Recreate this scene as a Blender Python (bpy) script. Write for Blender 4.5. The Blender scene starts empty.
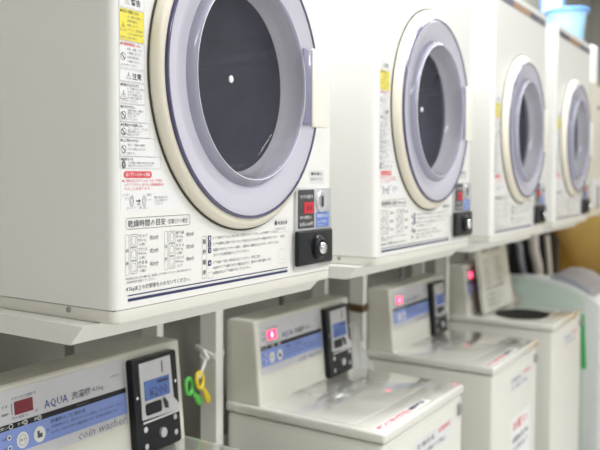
import bpy, bmesh, math, random
from mathutils import Vector, Matrix
random.seed(4)
PI = math.pi
S = bpy.context.scene
COL = S.collection
Z0 = 1.17                       # height of the dryers' undersides above the floor

# ------------------------------------------------------------------ camera
cam_d = bpy.data.cameras.new('camera')
cam = bpy.data.objects.new('camera', cam_d)
COL.objects.link(cam)
S.camera = cam
yaw, pitch, roll = (math.radians(a) for a in (51.9285, 2.5642, -0.1486))
F = Vector((math.sin(yaw)*math.cos(pitch), math.cos(yaw)*math.cos(pitch), -math.sin(pitch)))
R0 = Vector((math.cos(yaw), -math.sin(yaw), 0))
U0 = R0.cross(F)
R1 = R0*math.cos(roll) + U0*math.sin(roll)
U1 = -R0*math.sin(roll) + U0*math.cos(roll)
M = Matrix((R1, U1, -F)).transposed().to_4x4()
M.translation = Vector((-0.7629, -0.709, 0.1932 + Z0))
cam.matrix_world = M
cam_d.sensor_width = 36.0
cam_d.lens = 775.73/600*36
cam_d.shift_x = (300 - 179.46)/600
cam_d.shift_y = (214.09 - 225)/600
cam_d.clip_start = 0.02
cam_d.dof.use_dof = True
cam_d.dof.focus_distance = 1.20
cam_d.dof.aperture_fstop = 4.2

# ------------------------------------------------------------------ world, lights, exposure
w = bpy.data.worlds.new('world'); S.world = w
w.use_nodes = True
w.node_tree.nodes['Background'].inputs[0].default_value = (0.9, 0.95, 1.0, 1)
w.node_tree.nodes['Background'].inputs[1].default_value = 0.3
S.view_settings.view_transform = 'Standard'
S.view_settings.look = 'None'
S.view_settings.gamma = 1.0
S.view_settings.use_curve_mapping = False
S.view_settings.exposure = 0.22
def area(name, loc, sx, sy, power, color=(0.97, 0.98, 1.0)):
    l = bpy.data.lights.new(name, 'AREA'); l.shape = 'RECTANGLE'; l.size = sx; l.size_y = sy
    l.energy = power; l.color = color
    o = bpy.data.objects.new(name, l); COL.objects.link(o); o.location = loc
    return o
for lx, pw in ((0.62, 46), (2.3, 25), (4.0, 16)):
    area('ceiling_lamp', (lx, 0.0, 2.95), 1.2, 0.12, pw)
for lx, pw in ((-1.1, 25), (0.9, 28), (3.2, 9), (5.5, 26)):
    area('aisle_fill_light', (lx, -1.75, 2.95), 1.2, 0.3, pw)  # unseen fill lights, added to brighten the fronts, near side and far end

# ------------------------------------------------------------------ materials
MATS = {}
def mat(name, col, rough=0.4, metal=0.0, noise=0.04, scale=18.0, emit=None, estr=0.0, coat=0.0, bump=0.0, spec=0.5):
    if name in MATS: return MATS[name]
    m = bpy.data.materials.new(name); m.use_nodes = True
    nt = m.node_tree; b = nt.nodes['Principled BSDF']
    tc = nt.nodes.new('ShaderNodeTexCoord'); nz = nt.nodes.new('ShaderNodeTexNoise')
    nz.inputs['Scale'].default_value = scale; nz.inputs['Detail'].default_value = 4
    nt.links.new(tc.outputs['Object'], nz.inputs['Vector'])
    rp = nt.nodes.new('ShaderNodeValToRGB')
    rp.color_ramp.elements[0].position = 0.3; rp.color_ramp.elements[1].position = 0.7
    rp.color_ramp.elements[0].color = tuple(c*(1-noise) for c in col) + (1,)
    rp.color_ramp.elements[1].color = tuple(min(1, c*(1+noise)) for c in col) + (1,)
    nt.links.new(nz.outputs['Fac'], rp.inputs['Fac']); nt.links.new(rp.outputs['Color'], b.inputs['Base Color'])
    b.inputs['Roughness'].default_value = rough; b.inputs['Metallic'].default_value = metal
    b.inputs['Specular IOR Level'].default_value = spec
    if coat: b.inputs['Coat Weight'].default_value = coat; b.inputs['Coat Roughness'].default_value = 0.045
    if emit:
        b.inputs['Emission Color'].default_value = emit + (1,); b.inputs['Emission Strength'].default_value = estr
    if bump:
        bp = nt.nodes.new('ShaderNodeBump'); bp.inputs['Strength'].default_value = bump; bp.inputs['Distance'].default_value = 0.002
        nt.links.new(nz.outputs['Fac'], bp.inputs['Height']); nt.links.new(bp.outputs['Normal'], b.inputs['Normal'])
    MATS[name] = m
    return m
def plastic_clear(name, col, tint, fac, rough=0.12):
    m = bpy.data.materials.new(name); m.use_nodes = True
    nt = m.node_tree; b = nt.nodes['Principled BSDF']; out = nt.nodes['Material Output']
    tc = nt.nodes.new('ShaderNodeTexCoord'); nz = nt.nodes.new('ShaderNodeTexNoise'); nz.inputs['Scale'].default_value = 9
    nt.links.new(tc.outputs['Object'], nz.inputs['Vector'])
    mx = nt.nodes.new('ShaderNodeMixRGB'); mx.inputs[1].default_value = tuple(c*0.97 for c in col) + (1,); mx.inputs[2].default_value = col + (1,)
    nt.links.new(nz.outputs['Fac'], mx.inputs[0]); nt.links.new(mx.outputs[0], b.inputs['Base Color'])
    b.inputs['Roughness'].default_value = rough
    b.inputs['Coat Weight'].default_value = 0.5; b.inputs['Coat Roughness'].default_value = 0.04
    t = nt.nodes.new('ShaderNodeBsdfTransparent'); t.inputs[0].default_value = tint + (1,)
    ms = nt.nodes.new('ShaderNodeMixShader'); ms.inputs[0].default_value = fac
    nt.links.new(t.outputs[0], ms.inputs[1]); nt.links.new(b.outputs[0], ms.inputs[2]); nt.links.new(ms.outputs[0], out.inputs[0])
    return m

M_BODY = mat('cream_white_enamel', (0.80, 0.795, 0.765), 0.34, noise=0.012, scale=6, bump=0.02)
M_BASE = mat('cream_base_plastic', (0.74, 0.725, 0.66), 0.42, noise=0.02)
M_RING = mat('ivory_door_plastic', (0.76, 0.715, 0.60), 0.3, noise=0.015)
M_IVORY = mat('ivory_handle_plastic', (0.86, 0.83, 0.74), 0.35, noise=0.015)
M_GAP = mat('dark_olive_gap', (0.05, 0.05, 0.03), 0.6)  # for the seams and the painted shadow gap round the door
M_RIM = mat('dark_purple_rim', (0.065, 0.06, 0.135), 0.22, noise=0.05, coat=0.4)
M_ACR = plastic_clear('lavender_acrylic', (0.79, 0.78, 0.89), (0.76, 0.74, 0.88), 0.66, 0.18)
M_BOWL = plastic_clear('lavender_acrylic_wall', (0.82, 0.81, 0.89), (0.76, 0.75, 0.86), 0.52, 0.12)
M_LIP = plastic_clear('lavender_acrylic_shaded_lip', (0.58, 0.58, 0.71), (0.70, 0.70, 0.85), 0.5, 0.12)  # darker copy of the acrylic, the lip's shade put into its colour
M_WIN = plastic_clear('smoked_lavender_window', (0.27, 0.28, 0.35), (0.56, 0.57, 0.67), 0.19, 0.08)
M_TAB = plastic_clear('purple_tab_plastic', (0.33, 0.32, 0.45), (0.6, 0.6, 0.75), 0.65, 0.2)
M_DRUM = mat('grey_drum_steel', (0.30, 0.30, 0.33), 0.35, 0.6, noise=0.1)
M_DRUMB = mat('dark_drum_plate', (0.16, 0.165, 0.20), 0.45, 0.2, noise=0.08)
M_WHITE = mat('white_plastic', (0.88, 0.88, 0.88), 0.4, noise=0.01)
M_STK = mat('white_sticker_paper', (0.80, 0.80, 0.80), 0.45, noise=0.008)
M_STKG = mat('pale_grey_sticker', (0.70, 0.70, 0.70), 0.45, noise=0.01)
M_YEL = mat('yellow_warning_print', (0.83, 0.72, 0.09), 0.45, noise=0.02)
M_INK = mat('dark_ink', (0.085, 0.085, 0.11), 0.5)
M_INKG = mat('grey_ink', (0.17, 0.17, 0.20), 0.5)
M_NAVY = mat('navy_ink', (0.028, 0.032, 0.115), 0.45)
M_RED = mat('red_ink', (0.70, 0.07, 0.09), 0.45)
M_LOGO = mat('indigo_ink', (0.06, 0.075, 0.30), 0.45)
M_BLUE = mat('blue_ink', (0.13, 0.24, 0.62), 0.4)
M_BAND = mat('periwinkle_blue_band', (0.24, 0.33, 0.72), 0.35, noise=0.02)
M_SILV = mat('silver_label', (0.60, 0.60, 0.635), 0.35, 0.15, noise=0.02)
M_SILVM = mat('brushed_silver_plate', (0.62, 0.62, 0.64), 0.3, 0.55, noise=0.05)
M_BLK = mat('black_plastic', (0.010, 0.011, 0.014), 0.32, noise=0.1, spec=0.3)
M_CHAR = mat('charcoal_plastic', (0.05, 0.045, 0.05), 0.3)
M_CHROME = mat('polished_chrome', (0.82, 0.82, 0.84), 0.14, 1.0, noise=0.01)
M_LCD = mat('blue_lcd', (0.10, 0.18, 0.47), 0.25, emit=(0.16, 0.30, 0.85), estr=0.05)
M_LEDOFF = mat('dark_red_display', (0.20, 0.008, 0.025), 0.2)
M_LEDDIM = mat('red_display', (0.42, 0.015, 0.03), 0.2, emit=(0.9, 0.04, 0.06), estr=0.18)
M_LEDON = mat('lit_red_display', (0.6, 0.02, 0.05), 0.3, emit=(1.0, 0.025, 0.075), estr=3.6)
M_LEDCORE = mat('lit_red_digits', (0.9, 0.2, 0.3), 0.3, emit=(1.0, 0.22, 0.36), estr=6.0)
M_STEEL = mat('ivory_painted_steel', (0.80, 0.795, 0.75), 0.4, noise=0.02)
M_WASH = mat('warm_white_washer_enamel', (0.70, 0.695, 0.63), 0.36, noise=0.012, scale=5)
M_LID = mat('glossy_warm_white_lid', (0.70, 0.695, 0.635), 0.10, noise=0.012, scale=5, coat=1.0)
M_CONS = mat('warm_white_console_plastic', (0.68, 0.67, 0.59), 0.38, noise=0.015)
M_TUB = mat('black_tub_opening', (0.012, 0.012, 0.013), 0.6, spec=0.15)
M_WALL = mat('taupe_wall_paint', (0.41, 0.40, 0.36), 0.75, noise=0.04, scale=3, bump=0.05)
M_WALLS = mat('pale_wall_paint', (0.74, 0.74, 0.72), 0.8, noise=0.03, scale=3)
M_CEIL = mat('white_ceiling_board', (0.78, 0.78, 0.76), 0.85, noise=0.02)
M_FLOOR = mat('grey_vinyl_floor', (0.60, 0.59, 0.56), 0.5, noise=0.1, scale=8)
M_PIPE = mat('dark_pipe_metal', (0.10, 0.10, 0.095), 0.4, 0.5)
M_HOSE = mat('grey_hose_rubber', (0.28, 0.28, 0.27), 0.5)
M_BUCKET = mat('light_blue_plastic', (0.42, 0.72, 0.93), 0.35, noise=0.03, emit=None)
M_BUCKR = mat('sky_blue_rim_plastic', (0.17, 0.42, 0.90), 0.35, noise=0.03)
M_MINT = mat('mint_green_plastic', (0.60, 0.72, 0.64), 0.35, noise=0.02)
M_MINTW = mat('pale_grey_white_plastic', (0.74, 0.77, 0.76), 0.3, noise=0.015)
M_LILAC = mat('grey_lilac_plastic', (0.38, 0.39, 0.44), 0.3, noise=0.02)
M_OCHRE = mat('ochre_cloth', (0.66, 0.45, 0.13), 0.85, noise=0.12, scale=5, bump=0.3)
M_GREEN = mat('green_plastic', (0.12, 0.58, 0.10), 0.35)
M_GREEND = mat('green_strap_plastic', (0.04, 0.42, 0.12), 0.4)
M_YELP = mat('yellow_plastic', (0.80, 0.62, 0.03), 0.35)
M_STRING = mat('white_string', (0.78, 0.77, 0.74), 0.7, bump=0.3, scale=200)
M_BAG = plastic_clear('cloudy_plastic_film', (0.84, 0.84, 0.82), (0.9, 0.9, 0.9), 0.78, 0.3)
M_CLOTH = mat('pinkish_white_cloth', (0.72, 0.66, 0.60), 0.85, bump=0.3, scale=30)
M_ORANGE = mat('brown_orange_print', (0.42, 0.22, 0.10), 0.4)
M_DKPUR = mat('dark_violet_print', (0.07, 0.065, 0.11), 0.35)
M_BEIGE = mat('beige_enamel', (0.66, 0.62, 0.52), 0.4, noise=0.02)
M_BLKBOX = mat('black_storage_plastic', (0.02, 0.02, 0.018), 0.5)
M_BROWN = mat('brown_wood', (0.12, 0.07, 0.03), 0.6, noise=0.2)

# ------------------------------------------------------------------ helpers
def empty(name, loc=(0, 0, 0), rz=0.0):
    o = bpy.data.objects.new(name, None); COL.objects.link(o)
    o.location = loc; o.rotation_euler = (0, 0, rz); o.empty_display_size = 0.05
    return o
def tag(o, label=None, cat=None, group=None, kind=None):
    if label: o['label'] = label
    if cat: o['category'] = cat
    if group: o['group'] = group
    if kind: o['kind'] = kind
    return o
def obj(name, bm, mats, parent=None, loc=(0, 0, 0), rot=(0, 0, 0), smooth=None):
    bmesh.ops.recalc_face_normals(bm, faces=bm.faces[:])
    me = bpy.data.meshes.new(name); bm.to_mesh(me); bm.free()
    if not isinstance(mats, (list, tuple)): mats = [mats]
    for m in mats: me.materials.append(m)
    o = bpy.data.objects.new(name, me); COL.objects.link(o)
    o.location = loc; o.rotation_euler = rot
    if parent: o.parent = parent
    if smooth is not None:
        for p in me.polygons: p.use_smooth = True
        me.set_sharp_from_angle(angle=math.radians(smooth))
    return o
def kids(o): return [c for c in COL.objects if c.parent == o]
def copy_tree(o, parent=None):
    c = o.copy(); COL.objects.link(c); c.parent = parent
    for ch in kids(o): copy_tree(ch, c)
    return c
def box(bm, x0, x1, y0, y1, z0, z1, bev=0.0, seg=2, mi=0):
    r = bmesh.ops.create_cube(bm, size=1)
    vs = r['verts']
    for v in vs:
        v.co = Vector((x0 + (v.co.x+.5)*(x1-x0), y0 + (v.co.y+.5)*(y1-y0), z0 + (v.co.z+.5)*(z1-z0)))
    fs = set(f for v in vs for f in v.link_faces)
    if bev:
        es = list(set(e for v in vs for e in v.link_edges))
        r2 = bmesh.ops.bevel(bm, geom=es, offset=bev, segments=seg, profile=0.5, affect='EDGES')
        fs = set(r2['faces']) | set(f for f in fs if f.is_valid)
    for f in fs: f.material_index = mi
    return bm
def nb(): return bmesh.new()
def bx(*a, **k): return box(nb(), *a, **k)
def lathe_y(bm, prof, cx, cz, n=72, mi=0, close=False):
    # profile points (r, y) turned about the axis parallel to y through (cx, cz)
    rings = []
    for r, y in prof:
        if r < 1e-6: rings.append([bm.verts.new((cx, y, cz))])
        else: rings.append([bm.verts.new((cx + r*math.cos(2*PI*k/n), y, cz + r*math.sin(2*PI*k/n))) for k in range(n)])
    pr = list(zip(rings[:-1], rings[1:]))
    if close: pr.append((rings[-1], rings[0]))
    for a, b in pr:
        for k in range(n):
            k2 = (k+1) % n
            if len(a) == 1: f = bm.faces.new((a[0], b[k], b[k2]))
            elif len(b) == 1: f = bm.faces.new((a[k], b[0], a[k2]))
            else: f = bm.faces.new((a[k], b[k], b[k2], a[k2]))
            f.material_index = mi
    return bm
def lathe_z(bm, prof, cx, cy, n=48, mi=0):
    rings = []
    for r, z in prof:
        if r < 1e-6: rings.append([bm.verts.new((cx, cy, z))])
        else: rings.append([bm.verts.new((cx + r*math.cos(2*PI*k/n), cy + r*math.sin(2*PI*k/n), z)) for k in range(n)])
    for a, b in zip(rings[:-1], rings[1:]):
        for k in range(n):
            k2 = (k+1) % n
            if len(a) == 1: f = bm.faces.new((a[0], b[k], b[k2]))
            elif len(b) == 1: f = bm.faces.new((a[k], b[0], a[k2]))
            else: f = bm.faces.new((a[k], b[k], b[k2], a[k2]))
            f.material_index = mi
    return bm
def tube(bm, pts, r, n=10, mi=0, closed=False):
    pts = [Vector(p) for p in pts]; rings = []
    N = len(pts); up = None
    for i, p in enumerate(pts):
        if closed: t = (pts[(i+1) % N] - pts[i-1]).normalized()
        else: t = (pts[min(i+1, N-1)] - pts[max(i-1, 0)]).normalized()
        if up is None:
            up = Vector((0, 0, 1)) if abs(t.z) < 0.9 else Vector((1, 0, 0))
        a = t.cross(up).normalized(); b = a.cross(t).normalized(); up = b
        rr = r[i] if isinstance(r, (list, tuple)) else r
        rings.append([bm.verts.new(p + a*rr*math.cos(2*PI*k/n) + b*rr*math.sin(2*PI*k/n)) for k in range(n)])
    pr = list(zip(rings[:-1], rings[1:]))
    if closed: pr.append((rings[-1], rings[0]))
    for a, b in pr:
        for k in range(n):
            f = bm.faces.new((a[k], a[(k+1) % n], b[(k+1) % n], b[k])); f.material_index = mi
    if not closed:
        for q in (rings[0][::-1], rings[-1]):
            f = bm.faces.new(q); f.material_index = mi
    return bm
def prism(bm, poly, x0, x1, mi=0, axis='x'):
    # polygon in the (y, z) plane pushed along x
    a = [bm.verts.new((x0, y, z)) for y, z in poly]; b = [bm.verts.new((x1, y, z)) for y, z in poly]
    n = len(poly)
    fs = [bm.faces.new(a), bm.faces.new(b[::-1])]
    for k in range(n): fs.append(bm.faces.new((a[k], b[k], b[(k+1) % n], a[(k+1) % n])))
    for f in fs: f.material_index = mi
    return bm
def rrect(x0, x1, z0, z1, r, n=5):
    out = []
    for cx, cz, a0 in ((x1-r, z1-r, 0), (x0+r, z1-r, PI/2), (x0+r, z0+r, PI), (x1-r, z0+r, 1.5*PI)):
        for k in range(n+1):
            a = a0 + PI/2*k/n; out.append((cx + r*math.cos(a), cz + r*math.sin(a)))
    return out
def plate(bm, poly, t=0.0005, z=0.0, mi=0):
    # flat plate from a polygon in local xy, thickness t along local z
    a = [bm.verts.new((x, y, z)) for x, y in poly]; b = [bm.verts.new((x, y, z+t)) for x, y in poly]
    n = len(poly)
    fs = [bm.faces.new(a[::-1]), bm.faces.new(b)]
    for k in range(n): fs.append(bm.faces.new((a[k], a[(k+1) % n], b[(k+1) % n], b[k])))
    for f in fs: f.material_index = mi
    return bm
def frame(bm, poly, wd, z=0.0007, mi=0):
    # outline of a polygon, wd wide, in local xy
    n = len(poly); P = [Vector(p) for p in poly]
    c = sum(P, Vector((0, 0)))/n
    ins = []
    for i in range(n):
        d1 = (P[i]-P[i-1]); d2 = (P[(i+1) % n]-P[i])
        if d1.length < 1e-9: d1 = d2
        if d2.length < 1e-9: d2 = d1
        n1 = Vector((-d1.y, d1.x)).normalized(); n2 = Vector((-d2.y, d2.x)).normalized()
        m = (n1+n2); m = m.normalized() if m.length > 1e-6 else n1
        if m.dot(c-P[i]) < 0: m = -m
        ins.append(P[i] + m*wd)
    a = [bm.verts.new((p.x, p.y, z)) for p in P]; b = [bm.verts.new((p.x, p.y, z)) for p in ins]
    for k in range(n):
        f = bm.faces.new((a[k], a[(k+1) % n], b[(k+1) % n], b[k])); f.material_index = mi
    return bm
def rect(x0, x1, y0, y1): return [(x0, y0), (x1, y0), (x1, y1), (x0, y1)]
def disc(cx, cy, rx, ry=None, n=24):
    ry = ry or rx
    return [(cx + rx*math.cos(2*PI*k/n), cy + ry*math.sin(2*PI*k/n)) for k in range(n)]
# lettering: real font outlines turned into flat mesh, fitted to a box
_tc = bpy.data.curves.new('lettering', 'FONT'); _to = bpy.data.objects.new('lettering', _tc); COL.objects.link(_to)
def text(bm, s, x0, y0, h, width=None, z=0.0008, mi=0, bold=0.0, shear=0.0, vertical=False):
    # lower-left at (x0, y0), character height h, squeezed to width when given
    if vertical:
        for k, ch in enumerate(s): text(bm, ch, x0, y0 - k*h*1.0*vertical, h, None, z, mi, bold)
        return bm
    _tc.body = s; _tc.resolution_u = 1; _tc.size = 1.0; _tc.offset = bold; _tc.shear = shear
    bpy.context.view_layer.update()
    dg = bpy.context.evaluated_depsgraph_get()
    me = bpy.data.meshes.new_from_object(_to.evaluated_get(dg))
    if not me.vertices: return bm
    xs = [v.co.x for v in me.vertices]; ys = [v.co.y for v in me.vertices]
    mx, my, Mx, My = min(xs), min(ys), max(xs), max(ys)
    sc = h/max(My-my, 1e-6) if len(s) > 0 else h
    sx = sc if width is None else width/max(Mx-mx, 1e-6)
    n0 = len(bm.verts)
    vs = [bm.verts.new((x0 + (v.co.x-mx)*sx, y0 + (v.co.y-my)*sc, z)) for v in me.vertices]
    for p in me.polygons:
        try:
            f = bm.faces.new([vs[i] for i in p.vertices]); f.material_index = mi
        except ValueError: pass
    bpy.data.meshes.remove(me)
    return bm
def strip(bm, x0, x1, y0, y1, z=0.0007, mi=0):
    f = bm.faces.new([bm.verts.new((x, y, z)) for x, y in rect(x0, x1, y0, y1)]); f.material_index = mi
    return bm
def tri_sign(bm, cx, cy, s, mi=0):
    P = [(cx-s*.55, cy-s*.5), (cx+s*.55, cy-s*.5), (cx, cy+s*.55)]
    frame(bm, P, s*.10, mi=mi)
    strip(bm, cx-s*.05, cx+s*.05, cy-s*.15, cy+s*.2, mi=mi); strip(bm, cx-s*.05, cx+s*.05, cy-s*.32, cy-s*.22, mi=mi)
def no_sign(bm, cx, cy, r, mi=0):
    frame(bm, disc(cx, cy, r), r*.16, mi=mi)
    d = r*.68; t = r*.12
    f = bm.faces.new([bm.verts.new((cx+x, cy+y, .0007)) for x, y in ((-d-t, d-t), (-d+t, d+t), (d+t, -d+t), (d-t, -d-t))]); f.material_index = mi
FRONT = (PI/2, 0, 0)     # turns a local xy plate so that it faces -y

# ------------------------------------------------------------------ the setting
RX0, RX1, RY0, RY1, RZ = -2.4, 6.6, -2.6, 0.64, 3.0
def struct(name, bm, m): return tag(obj(name, bm, m), kind='structure')
struct('floor', bx(RX0, RX1, RY0, RY1, -0.1, 0), M_FLOOR)
struct('ceiling', bx(RX0, RX1, RY0, RY1, RZ, RZ+.1), M_CEIL)
struct('wall_back', bx(RX0-.1, RX1+.1, RY1, RY1+.1, -.1, RZ+.1), M_WALL)
struct('wall_front', bx(RX0-.1, RX1+.1, RY0-.1, RY0, -.1, RZ+.1), M_WALLS)
struct('wall_left', bx(RX0-.1, RX0, RY0, RY1, -.1, RZ+.1), M_WALL)
struct('wall_right', bx(RX1, RX1+.1, RY0, RY1, -.1, RZ+.1), M_WALL)
struct('baseboard_back', bx(RX0, RX1, RY1-.012, RY1, 0, .08), M_CHAR)

# ------------------------------------------------------------------ dryer (local origin: front lower left corner)
DW, DD, DH, SB = 0.636, 0.41, 0.787, 0.0178
CX, CZ = 0.3066, 0.3555
def outline(x0, x1, y0, y1, r, n=6):
    return rrect(x0, x1, y0, y1, r, n)
def shell_with_hole(bm, rh):
    # rounded box whose front face (y=0) has a round opening at (CX, CZ)
    rc = 0.014
    pl = rrect(0, DW, 0, DD, rc, 6)              # in xy
    # drop the straight front: build walls ring
    lo = [bm.verts.new((x, y, SB)) for x, y in pl]; hi = [bm.verts.new((x, y, DH)) for x, y in pl]
    n = len(pl); frontk = None
    for k in range(n):
        k2 = (k+1) % n
        if abs(pl[k][1]) < 1e-6 and abs(pl[k2][1]) < 1e-6: frontk = (k, k2); continue
        bm.faces.new((lo[k], lo[k2], hi[k2], hi[k]))
    bm.faces.new(hi); bm.faces.new(lo[::-1])
    k, k2 = frontk
    A, B, Cc, D = lo[k], lo[k2], hi[k2], hi[k]
    x0, x1 = sorted((A.co.x, B.co.x))
    N = 96; ring = []; edge = []
    for j in range(N):
        a = 2*PI*j/N; c, s = math.cos(a), math.sin(a)
        ring.append(bm.verts.new((CX + rh*c, 0, CZ + rh*s)))
        tx = ((x1-CX)/c if c > 0 else (x0-CX)/c) if abs(c) > 1e-9 else 1e9
        tz = ((DH-CZ)/s if s > 0 else (SB-CZ)/s) if abs(s) > 1e-9 else 1e9
        t = min(tx, tz); edge.append(bm.verts.new((CX + t*c, 0, CZ + t*s)))
    for j in range(N):
        j2 = (j+1) % N
        bm.faces.new((ring[j], ring[j2], edge[j2], edge[j]))
        for cv in (A, B, Cc, D):
            p, q = edge[j].co, edge[j2].co
            if (abs(p.x-cv.co.x) < 1e-6 and abs(q.z-cv.co.z) < 1e-6) or (abs(q.x-cv.co.x) < 1e-6 and abs(p.z-cv.co.z) < 1e-6):
                if abs(p.x-q.x) > 1e-6 and abs(p.z-q.z) > 1e-6:
                    bm.faces.new((edge[j], edge[j2], bm.verts.new(cv.co)))
    back = [bm.verts.new((v.co.x, 0.03, v.co.z)) for v in ring]
    for j in range(N): bm.faces.new((ring[j], back[j], back[(j+1) % N], ring[(j+1) % N]))
    bmesh.ops.remove_doubles(bm, verts=bm.verts[:], dist=1e-5)
    return bm
def lines(bm, rows, x0, y0, h, dy, wmax, mi):
    for k, s in enumerate(rows):
        text(bm, s, x0, y0 - k*dy, h, min(wmax, wmax*len(s)/max(len(r) for r in rows)), mi=mi)

def make_dryer():
    root = empty('coin_dryer')
    obj('cabinet', shell_with_hole(nb(), 0.185), M_BODY, root, smooth=40)
    b = nb(); pl0 = rrect(0.0008, DW-.0008, .0008, DD, .014, 6)
    pl1 = rrect(0.004, DW-.004, .004, DD-.004, .012, 6)
    r0 = [b.verts.new((x, y, SB-.0012)) for x, y in pl0]; r1 = [b.verts.new((x, y, .002)) for x, y in pl0]
    r2 = [b.verts.new((x, y, -.002)) for x, y in pl1]; n = len(pl0)
    for q, r in ((r0, r1), (r1, r2)):
        for k in range(n): b.faces.new((q[k], q[(k+1) % n], r[(k+1) % n], r[k]))
    b.faces.new(r0); b.faces.new(r2[::-1])
    obj('base_tray', b, M_BASE, root, smooth=50)
    obj('seam', bx(.004, DW-.004, .004, DD-.002, SB-.0014, SB+.0005), M_GAP, root)
    sc = nb(); lathe_y(sc, [(.0, 0), (.0042, 0), (.0042, -.0012), (.003, -.003), (0, -.0034)], 0, 0, 16)
    obj('screw', sc, M_HOSE, root, (0, .088, .0115), (0, 0, -PI/2), 40)
    # front door
    def seat_ring(b):      # the moulded ring leans a little towards the hinge side at its foot
        for v in b.verts:
            k = max(0, min(1, 1 + v.co.y/.0225)); v.co.x += .0115*k; v.co.z += .003*k
        return b
    door = obj('door_frame', seat_ring(lathe_y(nb(), [(.2435, .001), (.2440, -.003), (.2420, -.010), (.2365, -.0165), (.2310, -.0205), (.2250, -.0225), (.2195, -.0215), (.212, -.010), (.186, -.006), (.186, .001)], CX, CZ, 96)), M_RING, root, smooth=40)
    obj('gap_shadow', seat_ring(lathe_y(nb(), [(.2475, .0), (.2475, -.0015), (.2425, -.0020), (.2425, .0)], CX, CZ, 96)), M_GAP, door, smooth=30)  # dark ring painting the shadow gap between door ring and cabinet front
    obj('rim', lathe_y(nb(), [(.2240, -.0215), (.2240, -.0255), (.2222, -.0272), (.2190, -.0268), (.2180, -.0240), (.2205, -.0210)], CX, CZ, 96, close=True), M_RIM, door, smooth=50)
    obj('acrylic_dish', lathe_y(nb(), [(.2184, -.0252), (.212, -.0256), (.200, -.0248), (.188, -.0228), (.178, -.0202), (.1715, -.0192)], CX, CZ, 96), M_ACR, root, smooth=60)
    obj('dish_lip', lathe_y(nb(), [(.1715, -.0192), (.1690, -.0240), (.1660, -.0285), (.1630, -.0315), (.1605, -.0325), (.1585, -.0315), (.1575, -.0285)], CX, CZ, 96), M_LIP, root, smooth=60)
    obj('dish_wall', lathe_y(nb(), [(.1575, -.0285), (.1562, -.0180), (.1540, -.0060), (.1505, .0040), (.1465, .0105)], CX, CZ, 96), M_BOWL, root, smooth=60)
    win = obj('door_window', lathe_y(nb(), [(.1465, .0105), (.1430, .0142), (.1380, .0170), (.1300, .0188), (.1180, .0196), (.09, .0198), (.05, .0198), (0, .0198)], CX, CZ, 96), M_WIN, root, smooth=60)
    obj('window_edge', lathe_y(nb(), [(.1610, -.0328), (.1604, -.0334), (.1598, -.0328), (.1604, -.0322)], CX, CZ, 96, close=True), M_WHITE, win, smooth=60)
    obj('centre_dot', lathe_y(nb(), [(0, .0160), (.0048, .0162), (.0062, .0172), (.0062, .0190)], CX, CZ+.007, 24), M_WHITE, win, smooth=40)
    # drum
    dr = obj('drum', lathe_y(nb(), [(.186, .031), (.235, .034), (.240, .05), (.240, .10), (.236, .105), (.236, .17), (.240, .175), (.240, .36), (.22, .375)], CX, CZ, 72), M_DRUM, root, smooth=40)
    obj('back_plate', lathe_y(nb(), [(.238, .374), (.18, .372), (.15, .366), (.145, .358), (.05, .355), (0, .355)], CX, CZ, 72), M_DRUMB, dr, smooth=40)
    # handle
    h = obj('door_handle', bx(.5000, .5570, -.0310, -.0230, .291, .4335, bev=.0035, seg=3), M_IVORY, root, smooth=50)
    obj('handle_base', bx(.506, .548, -.025, .0005, .299, .423, bev=.002), M_IVORY, h, smooth=50)
    obj('handle_tab', bx(.469, .5005, -.0290, -.0240, .295, .430, bev=.002), M_TAB, h, smooth=50)
    for k in range(3):
        a = 2*PI*k/3 + .4; c, q_ = math.cos(a), math.sin(a)
        P = [(CX + .2385*c - .03*q_, CZ + .2385*q_ + .03*c), (CX + .185*c - .008*q_, CZ + .185*q_ + .008*c), (CX + .185*c + .008*q_, CZ + .185*q_ - .008*c), (CX + .2385*c + .03*q_, CZ + .2385*q_ - .03*c)]
        b = nb(); q = [b.verts.new((x, .05, z)) for x, z in P]; r = [b.verts.new((x, .35, z)) for x, z in P]
        b.faces.new(q); b.faces.new(r[::-1])
        for j in range(4): b.faces.new((q[j], r[j], r[(j+1) % 4], q[(j+1) % 4]))
        obj('lifter', b, M_DRUM, dr, smooth=30)
    # ---- caution sticker down the left edge
    stick = nb()
    def rx(z): 
        d = .2515**2 - (z-CZ-.003)**2
        return CX + .0115 - math.sqrt(max(d, 0)) - .002
    xl = .0125
    L = [(xl, z) for z in (.47, .2105)]
    Rr = [(min(.101, max(.0640, min(rx(z), .101))), z) for z in [.2105 + k*(.47-.2105)/24 for k in range(25)]]
    plate(stick, L + Rr, .0004)
    st = obj('caution_sticker', stick, M_STK, root, (0, 0, 0), FRONT)
    pr = nb()     # ink: 0 dark 1 red 2 grey 3 yellow
    def sec(z0, z1, head, rows, sign, hc=0, wmax=None):
        xr = min(.098, min(rx(z0), rx(z1)) - .002, ) if wmax is None else wmax
        frame(pr, rect(xl+.0006, xr+.001, z0, z1), .0004, mi=2)
        text(pr, head, xl+.002, z1-.0062, .0046, min(xr-xl-.006, .0042*len(head)), mi=hc, bold=.012)
        n = len(rows)
        if sign:
            cz = (z0+z1-.006)/2
            if sign == 'tri': tri_sign(pr, xl+.0080, cz, .0115)
            elif sign == 'no': no_sign(pr, xl+.0075, cz, .0052)
            else:
                f = pr.faces.new([pr.verts.new((x, y, .0007)) for x, y in disc(xl+.0075, cz, .0042, .0055)]); f.material_index = 0
                text(pr, '!', xl+.0066, cz-.0036, .007, None, z=.0010, mi=4, bold=.03)
        for k, s in enumerate(rows):
            y = z1 - .0062 - (k+1)*(z1-z0-.0075)/(n+.15)
            x = xl+.016 if sign and k < n-1 or n < 3 else xl+.003
            text(pr, s, x, y, .0036, min(xr - x - .002, .0037*len(s)), mi=2)
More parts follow.
